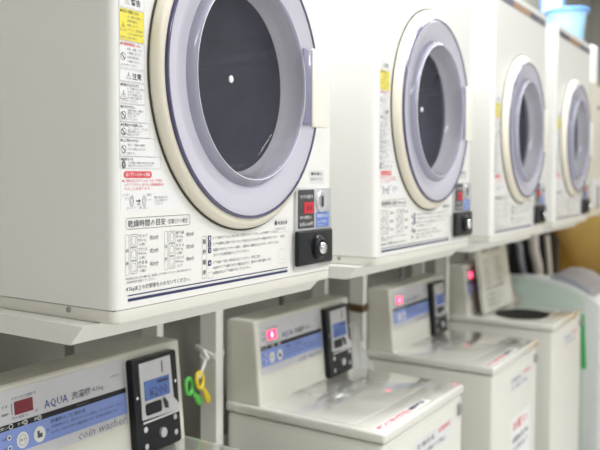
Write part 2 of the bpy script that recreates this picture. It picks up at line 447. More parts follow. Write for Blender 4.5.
    strip(pr, xl+.0006, .0640, .3855, .4285, z=.0006, mi=3)
    text(pr, '警告', xl+.024, .4345, .0095, .02, bold=.02); tri_sign(pr, xl+.016, .4395, .009)
    frame(pr, rect(xl+.0006, .0640, .430, .4480), .0004, mi=2)
    sec(.3855, .4285, '●火災の原因になる', ['油・溶剤の付着した', '衣類は絶対に', '乾燥しないで', 'ください。自然発火', 'のおそれがあります', '（洗たく後も同じ）'], 'tri', wmax=.0630)
    sec(.3485, .3845, '●分解修理改造しない', ['火災・感電・けが', 'の原因になります', '修理は販売店へ', 'ご相談ください', '必ずお守りください'], 'no', 1, wmax=.0630)
    frame(pr, rect(xl+.0006, .0640, .3305, .3465), .0004, mi=2)
    text(pr, '注意', xl+.026, .3335, .0095, .019, bold=.02); tri_sign(pr, xl+.0185, .3385, .009)
    sec(.3005, .3295, '●回転が止まるまで', ['ドアを開けたり手を', '入れたりしない', 'けがの原因になる', 'お子様に注意する', '必ず止めてください'], 'tri', wmax=.0640)
    sec(.2755, .2995, '●水をかけない', ['感電や火災・故障の', '原因になります', 'ぬれた手で', '触れないでください'], 'no', wmax=.066)
    sec(.2545, .2750, '●衣類以外を乾燥しない', ['ゴム・スポンジ・ウレタン', '等は乾燥しないで', '発火の原因になります'], 'no', wmax=.074)
    sec(.2285, .2540, '●上に物をのせない', ['落下して機械の故障や', 'けがの原因になります', '十分ご注意下さい'], 'no', wmax=.086)
    sec(.2115, .2280, '●換気をする', ['ガス機器と併用の時は換気に注意', '換気口をふさがないでください'], '!', wmax=.098)
    obj('printing', pr, [M_INK, M_RED, M_INKG, M_YEL, M_STK], st)
    # ---- filter sticker
    b = plate(nb(), [(.014, .154), (.140, .154), (.143, .157), (.143, .166), (.1385, .172), (.124, .1838), (.108, .1985), (.099, .2090), (.014, .2090)], .0004)
    st = obj('filter_sticker', b, M_STK, root, (0, 0, 0), FRONT)
    pr = nb()
    plate(pr, rrect(.020, .079, .1985, .2080, .0042), .0002, .0005, mi=1)
    text(pr, '糸くずフィルターの掃除', .024, .2005, .0056, .051, z=.001, mi=2, bold=.015)
    text(pr, '●ご使用の前に必ずフィルターの糸くずを取り', .017, .1925, .0044, .086, mi=1)
    text(pr, 'のぞいてください。目づまりは乾燥時間が長く', .021, .1870, .0044, .086, mi=1)
    text(pr, 'なることがあります。', .021, .1815, .0044, .055, mi=1)
    for cx in (.036, .062):
        frame(pr, disc(cx, .1665, .0042, .0078), .0007, mi=0); frame(pr, disc(cx, .1665, .0022, .0050), .0005, mi=0)
    strip(pr, .045, .051, .1655, .1675, mi=0)
    f = pr.faces.new([pr.verts.new(p) for p in ((.051, .1635, .0007), (.055, .1665, .0007), (.051, .1695, .0007))])
    for x, y, s, wd in ((.017, .1735, 'フィルター', .014), (.022, .168, '外す', .008), (.068, .173, '取付', .010), (.068, .166, 'レバー', .011), (.047, .160, '掃除', .007), (.026, .1555, 'ゆっくり', .018), (.052, .1555, '差し込む', .016),
                        (.084, .169, '掃除の後は必ず元', .030), (.084, .1645, 'どおりに取付けて', .030), (.086, .160, 'ください。', .018)):
        text(pr, s, x, y, .0036, wd, mi=3)
    obj('printing', pr, [M_INK, M_RED, M_STK, M_INKG], st)
    # ---- printed table, instructions and stripes on the cabinet front
    pr = nb()
    frame(pr, rrect(.0235, .169, .1275, .1435, .005), .0006, mi=0)
    text(pr, '乾燥時間の目安', .028, .1303, .0100, .082, bold=.004)
    text(pr, '（衣類だけの場合）', .115, .1312, .0075, .049)
    for x0, names in ((.022, (('Yシャツ', '約200g', '（1枚）', '約30分'), ('ブラウス', '約200g', '（2枚）', '約20分'), ('作 業 着', '約1kg', '（1着）', '約50分'))),
                      (.107, (('綿下着', '約100g', '（2枚）', '約30分'), ('タ オ ル', '約70g', '（1枚）', '約20分'), ('パジャマ', '約500g', '（上下）', '約40分')))):
        frame(pr, rrect(x0, x0+.0075, .0645, .1205, .001), .0004, mi=2)
        text(pr, '綿' if x0 < .05 else '混', x0+.0013, .096, .005, .005); text(pr, '類' if x0 < .05 else '紡', x0+.0013, .078, .005, .005)
        for k, (a, bb, c, t) in enumerate(names):
            y = .1205 - k*.0187
            frame(pr, rrect(x0+.010, x0+.0255, y-.0178, y, .002), .0005, mi=0)
            cx = x0+.0178; cy = y-.009
            if k == 0: P = [(cx-.004, cy-.006), (cx+.004, cy-.006), (cx+.004, cy+.003), (cx+.006, cy+.005), (cx+.002, cy+.0065), (cx-.002, cy+.0065), (cx-.006, cy+.005), (cx-.004, cy+.003)]
            elif k == 1: P = [(cx-.005, cy-.005), (cx+.005, cy-.005), (cx+.005, cy+.002), (cx+.003, cy+.006), (cx-.003, cy+.006), (cx-.005, cy+.002)]
            else: P = [(cx-.0045, cy-.0065), (cx-.0005, cy-.006), (cx+.0005, cy), (cx+.002, cy-.006), (cx+.0055, cy-.0055), (cx+.004, cy+.006), (cx-.004, cy+.006)]
            frame(pr, P, .0005, mi=0)
            text(pr, a, x0+.0275, y-.0058, .0050, .019, mi=0)
            text(pr, bb, x0+.0275, y-.0116, .0046, .017, mi=2)
            text(pr, c, x0+.0290, y-.0174, .0046, .014, mi=2)
            text(pr, t, x0+.0530, y-.0105, .0068, .0185, mi=0, bold=.005)
    text(pr, '※乾燥時間は洗たく物の種類や量、室温等により多少変わりますので、衣類の状態を見ながら、', .022, .0575, .0036, .150, mi=2)
    text(pr, '乾燥時間を調節してください。', .025, .0525, .0036, .062, mi=2)
    text(pr, '4.5kg以上の衣類等を入れないでください。', .0235, .0408, .0078, .146, bold=.004)
    strip(pr, .027, .4615, .0352, .0368, mi=1); strip(pr, .027, .4615, .0275, .0317, mi=1)
    frame(pr, rrect(.1995, .2115, .0420, .1080, .002), .0005, mi=2)
    for k, ch in enumerate('操作順序'): text(pr, ch, .2015, .0955 - k*.0162, .0082, .0082, bold=.01)
    ops = ((.1010, '1', 'ドアを開きドラムの中に洗たく物を入れてドアをしっかり閉めてください。', .199), (.0915, '2', 'ドアを確実に閉めてからコインを投入口に入れますと運転が始まります。（百円）', .222),
           (.0820, '3', '時間がきますとブザーが鳴り、自動的に運転が止まります。まだのときは', .201), (.0740, '', 'コインを追加投入してください。', .105),
           (.0620, '4', 'ドアを開けて洗たく物を取り出してください。高温に注意。', .140), (.0535, '', '※途中でドアを開けますと運転は止まり、閉めると再び運転します。', .178), (.0455, '', '※運転中はドアを開けないでください。', .110))
    for y, nn, s, wd in ops:
        if nn:
            f = pr.faces.new([pr.verts.new((x, yy, .0007)) for x, yy in rrect(.2155, .2240, y-.0018, y+.0072, .002)]); f.material_index = 1
            text(pr, nn, .2182, y-.0003, .0058, .0030, z=.001, mi=3, bold=.02)
        text(pr, s, .2290, y, .0050, wd, mi=0)
    frame(pr, rrect(.2155, .229, .0410, .0500, .001), .0003, mi=2)
    frame(pr, rect(.414, .464, .1015, .1245), .0003, mi=2)
    f = pr.faces.new([pr.verts.new((x, y, .0007)) for x, y in disc(.4205, .1185, .0042, .0045)]); f.material_index = 0
    text(pr, '高温注意', .427, .1150, .0070, .033, mi=0, bold=.01); text(pr, '（やけど）', .419, .1050, .0058, .034, mi=2)
    frame(pr, rect(.428, .457, .0455, .0720), .0003, mi=2)
    frame(pr, rect(.434, .451, .052, .069), .0003, mi=2)
    obj('front_printing', pr, [M_INK, M_NAVY, M_INKG, M_STK], root, (0, 0, 0), FRONT)
    # ---- small notice
    st = obj('small_notice', plate(nb(), rect(.543, .600, .188, .2135), .0004), M_STKG, root, (0, 0, 0), FRONT)
    pr = nb(); text(pr, '■係員に', .549, .2035, .0062, .044, bold=.01); text(pr, 'お知らせ下さい', .547, .1935, .0055, .047, mi=1)
    obj('printing', pr, [M_INK, M_INKG], st)
    # ---- coin unit
    cu = obj('coin_unit', bx(.494, .6335, -.006, .002, .028, .180, bev=.0015, seg=2), M_SILVM, root, smooth=40)
    obj('display_panel', plate(nb(), rrect(.4995, .5600, .1045, .1765, .002), .0012), M_CHAR, cu, (0, -.0058, 0), FRONT)
    obj('red_display', plate(nb(), rect(.5200, .5565, .1320, .1535), .0006), M_LEDDIM, cu, (0, -.0071, 0), FRONT)
    pr = nb()
    text(pr, 'ただ今の金額 円', .5045, .1600, .0070, .048); text(pr, '残り時間 分', .5045, .1215, .0065, .044)
    text(pr, '30分-100円', .5035, .1080, .0085, .050, bold=.008)
    text(pr, '00', .5290, .1365, .0125, .020, z=.0012, mi=1)
    obj('display_lettering', pr, [M_WHITE, M_LEDOFF], cu, (0, -.0070, 0), FRONT)
    obj('coin_plate', lathe_y(nb(), [(.021, .0), (.021, -.003), (.018, -.0050), (.010, -.0040), (.004, -.0015), (0, -.001)], .588, .1535, 32), M_SILVM, cu, (0, -.006, 0), smooth=40)
    obj('coin_slot', bx(.5865, .5895, -.0120, -.0090, .1430, .1640), M_CHAR, cu)
    obj('blue_label', plate(nb(), rrect(.5690, .6215, .1040, .1330, .0015), .0006), M_BLUE, cu, (0, -.0059, 0), FRONT)
    pr = nb(); text(pr, '硬貨投入口', .5725, .1225, .0068, .044, bold=.01); text(pr, '100円専用', .5735, .1120, .0055, .036); text(pr, '返却不可', .5735, .1060, .0035, .026)
    obj('blue_label_lettering', pr, M_STK, cu, (0, -.0060, 0), FRONT)
    bb = obj('lock_box', bx(.4985, .6350, -.014, -.004, .0330, .0985, bev=.004, seg=3), M_BLK, cu, smooth=40)
    lk = lathe_y(nb(), [(.0, 0), (.019, 0), (.019, -.004), (.0165, -.009), (.0125, -.011), (.0115, -.008)], .584, .0650, 32)
    for v in lk.verts: v.co.z = .065 + (v.co.z-.065)*1.25
    obj('lock_collar', lk, M_BLK, cu, (0, -.0135, 0), smooth=40)
    obj('lock_barrel', lathe_y(nb(), [(.0118, .0), (.0118, -.012), (.0095, -.0155), (.003, -.0165), (.003, -.014), (0, -.014)], .584, .0640, 32), M_CHROME, cu, (0, -.0135, 0), smooth=40)
    for c in [cu] + kids(cu):
        if c is cu: c.location.x = -.010
        elif c.name.split('.')[0] in ('lock_box', 'lock_collar', 'lock_barrel'): c.location.x = -.010 if c.name.startswith('lock_box') else -.022; c.location.z += .002
    # ---- maker's strip along the top
    b = nb(); plate(b, rect(.028, .607, .7430, .7665), .0008, 0, 0)
    strip(b, .195, .400, 0.7450, .7645, z=.0010, mi=1); strip(b, .50, .575, .7470, .7620, z=.0010, mi=2)
    obj('name_strip', b, [M_DKPUR, M_ORANGE, M_INKG], root, (0, 0, 0), FRONT)
    return root

off = [(0.0044, .0046, -.0033), (.84-.0091, -.0054, .0028), (1.68+.0054, -.0027, -.0026), (2.52-.0006, .0034, .0032)]
dl = ['largest nearest cream coin dryer with a lavender porthole door, above the leftmost washer',
      'second cream coin dryer from the camera, its whole lavender porthole door in view',
      'third cream coin dryer in the upper row, between the second and the smallest dryers',
      'farthest smallest cream coin dryer, with the light blue bucket on top']
d0 = make_dryer()
for i in range(4):
    o = d0 if i == 0 else copy_tree(d0)
    x, y, z = off[i]; o.location = (x, y, Z0 + z)
    tag(o, dl[i], 'dryer', 'coin dryers in the upper row')

# ------------------------------------------------------------------ steel stands carrying the dryers
def make_stand():
    root = empty('dryer_stand')
    t = .028
    def arm(x0, x1):
        b = nb(); prism(b, [(.028, 0), (.054, -t), (.50, -t), (.50, 0)], x0, x1); return b
    obj('side_arm', arm(-.030, .012), M_STEEL, root); obj('side_arm', arm(.610, .650), M_STEEL, root)
    b = nb(); prism(b, [(.028, 0), (.054, -t), (.075, -t), (.075, 0)], .012, .610); obj('front_rail', b, M_STEEL, root)
    obj('rear_rail', bx(.012, .610, .465, .50, -t, 0), M_STEEL, root)
    def post(x0, x1, y0):
        b = nb()
        box(b, x0, x1, y0, y0+.003, -Z0+.012, -t); box(b, x0, x0+.003, y0, y0+.045, -Z0+.012, -t); box(b, x1-.003, x1, y0, y0+.045, -Z0+.012, -t)
        return b
    obj('cross_rail', bx(-.170, .612, .358, .410, -t, -.004), M_STEEL, root)
    for x0, x1, y0 in ((-.096, -.064, .36), (.630, .656, .45)):
        p = obj('post', post(x0, x1, y0), M_STEEL, root)
        obj('foot_plate', bx(x0-.012, x1+.012, y0-.01, y0+.055, -Z0, -Z0+.012, bev=.002), M_STEEL, p)
    return root
s0 = make_stand()
sl = ['ivory steel stand under the largest nearest dryer, at the left edge',
      'ivory steel stand with its white tipped arm between the nearest and second dryers',
      'ivory steel stand carrying the third dryer, behind the washer with the tall stickered front',
      'ivory steel stand carrying the farthest dryer, above the washer with its lid open']
for i in range(4):
    o = s0 if i == 0 else copy_tree(s0)
    o.location = (off[i][0], off[i][1]+.001, Z0 + off[i][2] - .0025)
    for p in kids(o):
        if p.name.startswith('post'):
            if p.data.vertices[0].co.x < 0 and i > 1: p.location.x = -.035*(i-1)
            for f in kids(p): f.location.z = -off[i][2] + .0025
    tag(o, sl[i], 'stand', 'steel stands under the dryers')

# ------------------------------------------------------------------ washers (local origin: front left corner of the body, at floor height)
LZ = .8152
TILT = math.atan2(.0176, .2016)
CROT = (PI/2 - TILT, 0, 0)
def on_face(z=0.0): return (0, .2553 - z*math.cos(TILT), LZ + z*math.sin(TILT))
def make_washer():
    root = empty('coin_washer')
    b = nb(); box(b, -.003, .503, -.0565, .350, .035, LZ-.0265, bev=.012, seg=4)
    obj('body', b, M_WASH, root, smooth=40)
    obj('seam', bx(.010, .490, -.050, .345, LZ-.029, LZ-.022), M_GAP, root)
    b = nb(); box(b, -.006, .506, -.0595, .352, LZ-.0245, LZ, bev=.007, seg=4)
    top = obj('top_cover', b, M_LID, root, smooth=40)
    for x in (.04, .46):
        for y in (-.01, .30):
            f = nb(); lathe_z(f, [(0, 0), (.022, 0), (.022, .012), (.014, .016), (.014, .06), (0, .06)], x, y, 20)
            obj('foot', f, M_CHAR, root, smooth=40)
    # console
    b = nb()
    prof = [(.2553, LZ-.002), (.2729, LZ+.1985), (.2760, LZ+.2015), (.345, LZ+.2015), (.352, LZ+.1965), (.352, LZ-.002)]
    prism(b, prof, .0, .5)
    bmesh.ops.bevel(b, geom=[e for e in b.edges if abs(e.verts[0].co.x - e.verts[1].co.x) < 1e-6], offset=.0025, segments=2, affect='EDGES')
    obj('console', b, M_CONS, root, smooth=40)
    # control label
    lab = obj('control_label', plate(nb(), rrect(.0205, .3265, .0690, .1935, .003), .0008), M_SILV, root, on_face(.0), CROT)
    pr = nb()   # inks: 0 dark 1 blue band 2 blue ink 3 white 4 grey
    strip(pr, .0205, .3265, .0885, .1285, z=.0010, mi=1); strip(pr, .0205, .3265, .1285, .1380, z=.0010, mi=6)
    text(pr, 'AQUA', .120, .1425, .0165, .056, z=.0011, mi=5, bold=.012)
    text(pr, '洗濯機', .1850, .1455, .0135, .048, z=.0011, bold=.012); text(pr, '4.5kg', .2370, .1465, .0100, .029, z=.0011)
    text(pr, 'MCW-C45', .2880, .1640, .0040, .022, z=.0011, mi=4)
    text(pr, 'ただいまの金額 円', .051, .1745, .0055, .052, z=.0011); text(pr, '残り時間 分', .050, .1420, .0052, .034, z=.0011); text(pr, '秒', .100, .1440, .0052, .006, z=.0011)
    text(pr, '洗 濯', .0300, .1650, .0048, .012, z=.0011); text(pr, '乾燥中', .0290, .1520, .0048, .014, z=.0011, bold=.01)
    strip(pr, .0495, .0510, .1510, .1700, z=.0011)
    for k, s in enumerate(('洗い', 'すすぎ', '脱水')):
        text(pr, s, .024+k*.036, .1305, .0055, .016 if k != 1 else .021, z=.0013, mi=3); frame(pr, disc(.046+k*.031, .1333, .0046, .0042, 20), .0012, z=.0014, mi=3)
    text(pr, '低水位ランプ', .195, .1315, .0035, .03, z=.0013, mi=4)
    for x in (.069, .106):
        f = pr.faces.new([pr.verts.new((a, c, .0012)) for a, c in disc(x, .1055, .0128, .0135)]); f.material_index = 3
    text(pr, '押す', .0620, .1030, .0055, .014, z=.0014, mi=4)
    strip(pr, .1010, .1060, .1000, .1120, z=.0014); strip(pr, .1060, .1120, .1000, .1070, z=.0014); frame(pr, disc(.069, .1055, .0085, .009), .0006, z=.0014, mi=4)
    for y in (.116, .099):
        f = pr.faces.new([pr.verts.new((a, c, .0012)) for a, c in disc(.0415, y, .0042)]); f.material_index = 3
        f = pr.faces.new([pr.verts.new((a, c, .0014)) for a, c in disc(.0415, y, .0024)]); f.material_index = 0
        text(pr, '水量' if y > .1 else '低', .0265, y-.003, .0055, .010, z=.0012)
    f = pr.faces.new([pr.verts.new(p) for p in ((.1235, .1100, .0012), (.1275, .1075, .0012), (.1235, .1050, .0012))])
    text(pr, '洗濯機のご使用方法', .1310, .1170, .0068, .085, z=.0012, mi=2, bold=.01)
    text(pr, '①洗濯物を入れ、洗剤を入れてふたを閉め、コインを入れてください。', .1320, .1085, .0050, .185, z=.0012, mi=2)
    text(pr, '②スタートボタンを押すと運転が始まります。終了後は自動停止します。', .1320, .0990, .0050, .170, z=.0012, mi=2)
    text(pr, 'coin washer', .1950, .0715, .0150, .128, z=.0011, mi=4, bold=-.002, shear=.25)
    obj('printing', pr, [M_INK, M_BAND, M_NAVY, M_STK, M_INKG, M_LOGO, M_BLK], lab)
    led = obj('display', plate(nb(), rect(.0560, .0955, .1495, .1715), .0016), M_LEDON, root, on_face(.0), CROT)
    b = nb(); text(b, '8', .0700, .1525, .0155, .010, z=.0018, bold=.04); obj('display_digit', b, M_LEDCORE, led)
    # coin unit
    cu = obj('coin_unit', plate(nb(), rrect(.3325, .4670, .002, .1880, .006), .016), M_BLK, root, on_face(0), CROT)
    obj('face_plate', plate(nb(), [(.3490, .0700), (.4640, .0660), (.4640, .0780), (.4480, .0950), (.4445, .1805), (.3490, .1790)], .0035, .0155), M_SILVM, cu)
    obj('lcd_screen', plate(nb(), rect(.3600, .4360, .1050, .1430), .0012, .0190), M_LCD, cu)
    b = nb(); text(b, '¥200', .3720, .1090, .0190, .056, z=.0204); strip(b, .398, .432, .1330, .1385, z=.0204); obj('lcd_digits', b, M_NAVY, cu)
    obj('coin_slot', plate(nb(), rect(.4160, .4185, .1510, .1740), .0006, .0190), M_BLK, cu)
    obj('return_tray', plate(nb(), rrect(.3600, .4080, .0760, .0990, .005), .0012, .0190), M_BLK, cu)
    obj('return_lever', plate(nb(), [(.4200, .0790), (.4260, .0780), (.4250, .0900), (.4170, .1000), (.4150, .0990)], .0040, .0190), M_CHAR, cu)
    obj('plate_edge', plate(nb(), rect(.3490, .4640, .0625, .0665), .0050, .0155), M_CHROME, cu)
    lk = nb(); 
    lk2 = plate(nb(), disc(.4080, .0330, .0095), .006, .0155); obj('lock', lk2, M_SILVM, cu)
    for x, y in ((.3580, .0500), (.3580, .0170), (.4500, .0540), (.4500, .0230), (.3400, .1150), (.4580, .1250)):
        obj('screw', plate(nb(), disc(x, y, .0058 if y < .1 else .0035, n=16), .0025, .0155), M_CHROME, cu)
    # front notices
    a = obj('front_notice', plate(nb(), rrect(.175, .420, -.118+LZ, -.068+LZ, .003), .0005), M_STKG, root, (0, -.0566, 0), FRONT)
    pr = nb(); text(pr, '使用方法', .185, LZ-.090, .0130, .11, bold=.01, mi=2); text(pr, '注意事項', .320, LZ-.085, .0130, .09, mi=1, bold=.01); text(pr, 'ふたを開けて停止', .185, LZ-.112, .0120, .19, mi=2)
    obj('printing', pr, [M_INK, M_RED, M_NAVY], a)
    obj('hinge_block', bx(.462, .486, -.0640, -.0550, LZ-.073, LZ-.045, bev=.002), M_HOSE, root)
    return root
def lid_closed(root):
    b = nb(); box(b, .012, .488, .016, .246, LZ-.002, LZ+.0012, bev=.001, seg=2)
    lid = obj('lid', b, M_LID, root, smooth=40)
    pr = nb()
    text(pr, '洗濯機のご使用方法', .14, .235, .018, .17, z=.0)
    for k, (x, y) in enumerate(((.13, .165), (.23, .165), (.33, .165))):
        frame(pr, rrect(x, x+.085, y, y+.060, .006), .002, z=0)
        frame(pr, disc(x+.042, y+.030, .022), .003, z=0); strip(pr, x+.01, x+.075, y+.008, y+.012, z=0)
    for k in range(3): text(pr, '洗剤は適量を入れ、ふたを必ず閉めてからコインを入れてください', .13, .146 - k*.012, .008, .28 - .03*k, z=.0)
    obj('lid_printing', pr, M_INKG, lid, (0, 0, LZ+.0014))
    a = obj('top_label', plate(nb(), rrect(.010, .300, -.046, -.024, .002), .0004), M_STK, root, (0, 0, LZ))
    pr = nb(); text(pr, '手を入れないで下さい', .016, -.040, .013, .175, mi=1, bold=.06); strip(pr, .012, .190, -.0435, -.0420, mi=1); text(pr, '回転注意', .196, -.041, .014, .095, mi=0, bold=.09)
    obj('printing', pr, [M_INK, M_RED], a)

wb = {1: (.007, .0163, .0112), 2: (.785, .0075, .008), 3: (1.597, .016, -.0095), 4: (2.420, .033, -.0105)}
w0 = make_washer()
washers = {}
def floor_feet(o, ez):
    for c in kids(o):
        if c.name.startswith('foot'): c.location.z = -ez
for i in (2, 1, 3, 4):
    o = w0 if i == 2 else copy_tree(w0)
    washers[i] = o
for i, o in washers.items():
    o.location = wb[i]; floor_feet(o, wb[i][2])
lid_closed(washers[2])
for i in (1, 3):
    for c in kids(washers[2]):
        if c.name.split('.')[0] in ('lid', 'top_label'): copy_tree(c, washers[i])
tag(washers[1], 'leftmost nearest coin washer, display unlit, its console cut by the left edge', 'washing machine', 'coin washers in the lower row')
tag(washers[2], 'coin washer with closed lid and lit red display, directly right of the hanging clips', 'washing machine', 'coin washers in the lower row')
tag(washers[3], 'closed coin washer in the middle, with the large red and blue notice on its front', 'washing machine', 'coin washers in the lower row')
tag(washers[4], 'coin washer with its lid folded open against the console, beside the mint machine', 'washing machine', 'coin washers in the lower row')
# the unlit display of the nearest washer
for c in kids(washers[1]):
    if c.name.startswith('display'):
        c.data = c.data.copy(); c.data.materials[0] = M_LEDOFF
        for g in kids(c):
            g.data = g.data.copy(); g.data.materials[0] = M_LEDOFF
        tag(c, 'dark unlit red display')
# poster on the third washer
b = plate(nb(), rect(.185, .415, LZ-.425, LZ-.205), .0005)
ps = obj('front_poster', b, M_STK, washers[3], (0, -.0566, 0), FRONT); tag(ps, 'tall white notice with red heading and blue lines')
pr = nb(); text(pr, 'お願い', .21, LZ-.250, .030, .17, mi=1, bold=.02)
for k, s in enumerate(('洗濯物は終了後', 'すぐに取り出して', 'ください', '長時間の放置は', 'ご遠慮ください')): text(pr, s, .205, LZ-.290 - k*.030, .019, .185 if k != 2 else .10, mi=0, bold=.02)
obj('printing', pr, [M_NAVY, M_RED], ps)
# open lid and tub of the fourth washer
w4 = washers[4]
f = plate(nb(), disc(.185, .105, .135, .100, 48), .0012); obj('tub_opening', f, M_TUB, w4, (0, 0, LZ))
frb = nb(); frame(frb, rrect(.03, .40, .002, .226, .03), .006, z=0); obj('opening_lip', frb, M_CONS, w4, (0, 0, LZ+.0006))
lean = math.radians(82)
ld = obj('open_lid', plate(nb(), rrect(.055, .455, 0, .285, .008), .016), M_CONS, w4, (0, .215, LZ), (lean, 0, 0))
pr = nb()
text(pr, '洗濯機のご使用方法', .095, .245, .016, .26, z=.0165, bold=.02)
for k in range(2):
    for j in range(2):
        x = .10 + j*.16; y = .170 - k*.055
        frame(pr, rrect(x, x+.08, y, y+.045, .005), .0022, z=.0165); frame(pr, disc(x+.04, y+.022, .014), .003, z=.0165)
text(pr, '使い終わったらふたを閉める', .095, .090, .014, .27, z=.0165, bold=.02)
for k in range(3): text(pr, '洗剤は適量を入れてください', .10, .065-k*.02, .010, .25-.03*k, z=.0165)
obj('printing', pr, M_INK, ld)
for c in kids(w4):
    if c.name.split('.')[0] in ('console', 'control_label', 'display', 'coin_unit', 'open_lid'): c.location.y += .012; c.location.z += .004 if c.name.startswith('open') else 0

# ------------------------------------------------------------------ string and clips on the post between the first two washers
px0, py0, pz0 = off[1][0]-.096, .361, Z0-.228      # front left edge of the post
b = nb(); e = .0036; pw, pd = .032, .045
for dz in (0, .006):
    tube(b, [(px0-e, py0-e, pz0+dz-.006), (px0+pw+e, py0-e, pz0+dz-.002), (px0+pw+e, py0+pd+e, pz0+dz+.004), (px0-e, py0+pd+e, pz0+dz+.012)], .0030, 8, closed=True)
tube(b, [(px0-.010, py0+.010, pz0-.008), (px0-.010, py0+.022, pz0+.010), (px0-.012, py0+.030, pz0-.002), (px0-.012, py0+.016, pz0-.012)], .0048, 8, closed=True)
tube(b, [(px0-.011, py0+.016, pz0-.008), (px0-.022, py0+.012, pz0-.020), (px0-.044, py0+.007, pz0-.038), (px0-.052, py0+.006, pz0-.046)], .0036, 8)
tag(obj('string', b, M_STRING, smooth=60), 'white string tied round the steel post, holding the plastic clips', 'string')
def clip(name, cx, cz, a, m, label, dy):
    root = empty(name, (cx, .365+dy, cz))
    r = nb(); tube(r, [(.0135*math.cos(t), 0.004*math.sin(t), .018*math.sin(t)) for t in [2*PI*k/20 for k in range(20)]], .0048, 8, closed=True)
    obj('loop', r, m, root, (0, 0, 0), (0, a*.6, 0), smooth=60)
    d = Vector((math.sin(a), 0, -math.cos(a)))
    b = nb(); tube(b, [d*.014, d*.03, d*.048, d*.064, d*.069], [.0060, .0055, .0100, .0105, .006], 10)
    for v in b.verts: v.co.y *= .55
    obj('blade', b, m, root, smooth=60)
    tag(root, label, 'clip')
    return root
clip('plastic_clip', px0-.051, pz0-.050, .55, M_YELP, 'yellow plastic clip hanging by its loop from the white string', .0)
clip('plastic_clip', px0-.080, pz0-.060, .75, M_GREEN, 'green plastic clip hanging beside the yellow one near the post', .010)

# ------------------------------------------------------------------ film bag and cloth hanging between the washers
def drape(name, pts_top, pts_bot, m, n=14, depth=.02, th=.002, seed=1, label='', cat=''):
    rnd = random.Random(seed); b = nb(); g = []
    for j in range(n+1):
        v = j/n; row = []
        for i in range(n+1):
            u = i/n
            p = Vector(pts_top[0]).lerp(Vector(pts_top[1]), u).lerp(Vector(pts_bot[0]).lerp(Vector(pts_bot[1]), u), v)
            p.y += depth*math.sin(u*PI*3 + v*1.5)*(.3+.7*v) + depth*.3*math.sin(u*11+v*7)
            row.append(b.verts.new(p))
        g.append(row)
    for j in range(n):
        for i in range(n): b.faces.new((g[j][i], g[j][i+1], g[j+1][i+1], g[j+1][i]))
    r = bmesh.ops.solidify(b, geom=b.faces[:], thickness=th)
    return tag(obj(name, b, m, smooth=70), label, cat)
drape('plastic_bag', ((1.365, .31, Z0-.232), (1.405, .31, Z0-.240)), ((1.350, .31, Z0-.405), (1.497, .31, Z0-.405)), M_BAG, depth=.014, label='crumpled cloudy plastic bag hanging beside the console right of the washer next to the clips', cat='bag')
hx, hy, hz = off[2][0]-.096-.035, .3625, Z0-.235
b = nb()
for k in range(4): tube(b, [(hx-.004, hy-.004, hz+k*.006), (hx+.036, hy-.004, hz+k*.006+.003), (hx+.036, hy+.051, hz+k*.006), (hx-.004, hy+.051, hz+k*.006+.004)], .0036, 6, closed=True)
tag(obj('cord', b, M_BROWN, smooth=60), 'brown cord wound round the steel post beside the cloudy plastic bag', 'cord')
drape('towel', ((2.99, .30, Z0-.268), (3.03, .30, Z0-.276)), ((2.995, .30, Z0-.405), (3.19, .30, Z0-.405)), M_CLOTH, depth=.016, label='pinkish white cloth hanging behind the open lidded washer', cat='cloth')

# ------------------------------------------------------------------ water pipe and taps behind the consoles
b = nb(); tube(b, [(RX0, .60, Z0-.05), (4.6, .60, Z0-.05)], .016, 12)
tag(obj('water_pipe', b, M_HOSE, smooth=60), 'grey water pipe running along the wall under the dryers', 'pipe')
tl = ['dark metal water tap behind the leftmost washer console', 'dark metal water tap behind the console right of the clips', 'dark metal water tap behind the middle washer console', 'dark metal water tap behind the open lidded washer', 'water tap with a blue handle under the nearest dryer, left of the tied post']
for i, tx in enumerate((.40, 1.30, 2.24, 3.05, .93)):
    t = empty('water_tap', (tx, .60, Z0-.05))
    obj('tap_body', tube(nb(), [(0, 0, -.016), (0, -.01, -.03), (0, -.05, -.045), (0, -.085, -.05), (0, -.095, -.075), (0, -.095, -.10)], [.013, .014, .015, .014, .013, .012], 12), M_PIPE, t, smooth=60)
    b = nb(); box(b, -.022, .022, -.058, -.046, -.02, -.010, bev=.003); tube(b, [(0, -.052, -.045), (0, -.052, -.012)], .006, 8); obj('tap_handle', b, M_BLUE if i == 4 else M_PIPE, t)
    obj('hose', tube(nb(), [(0, -.095, -.095), (.0, -.095, -.14), (.02, -.09, -.22), (.05, -.09, -.34), (.06, -.10, -.46)], .011, 10), M_HOSE, t, smooth=60)
    tag(t, tl[i], 'tap', 'taps behind the washers')

# ------------------------------------------------------------------ things on the dryers, right edge
bz = Z0 + .787 + off[3][2]
t = empty('bucket', (3.045, .085, bz))
b = nb(); lathe_z(b, [(0, 0), (.066, 0), (.069, .004), (.080, .118), (.084, .142), (.081, .142), (.077, .118), (.066, .008), (0, .008)], 0, 0, 48)
obj('bucket_body', b, M_BUCKET, t, smooth=40)
b = nb(); lathe_z(b, [(.082, .136), (.091, .133), (.094, .137), (.093, .146), (.089, .150), (.083, .148), (.082, .136)], 0, 0, 48); obj('bucket_rim', b, M_BUCKR, t, smooth=50)
tag(t, 'light blue plastic bucket standing on the farthest dryer', 'bucket')
t = empty('tray', (3.46, .235, Z0+.6433))
obj('tray_panel', bx(-.014, .012, -.045, .045, 0, .46, bev=.004), M_WHITE, t)
obj('tray_edge', bx(-.020, .016, -.055, -.044, 0, .46, bev=.003), M_BUCKR, t); obj('tray_edge', bx(-.020, .016, .044, .055, 0, .46, bev=.003), M_BUCKR, t)
tag(t, 'upright white tray with blue edges standing on the beige cabinet behind the light blue bucket', 'tray')
t = empty('wall_cabinet', (3.24, .02, Z0+.008))
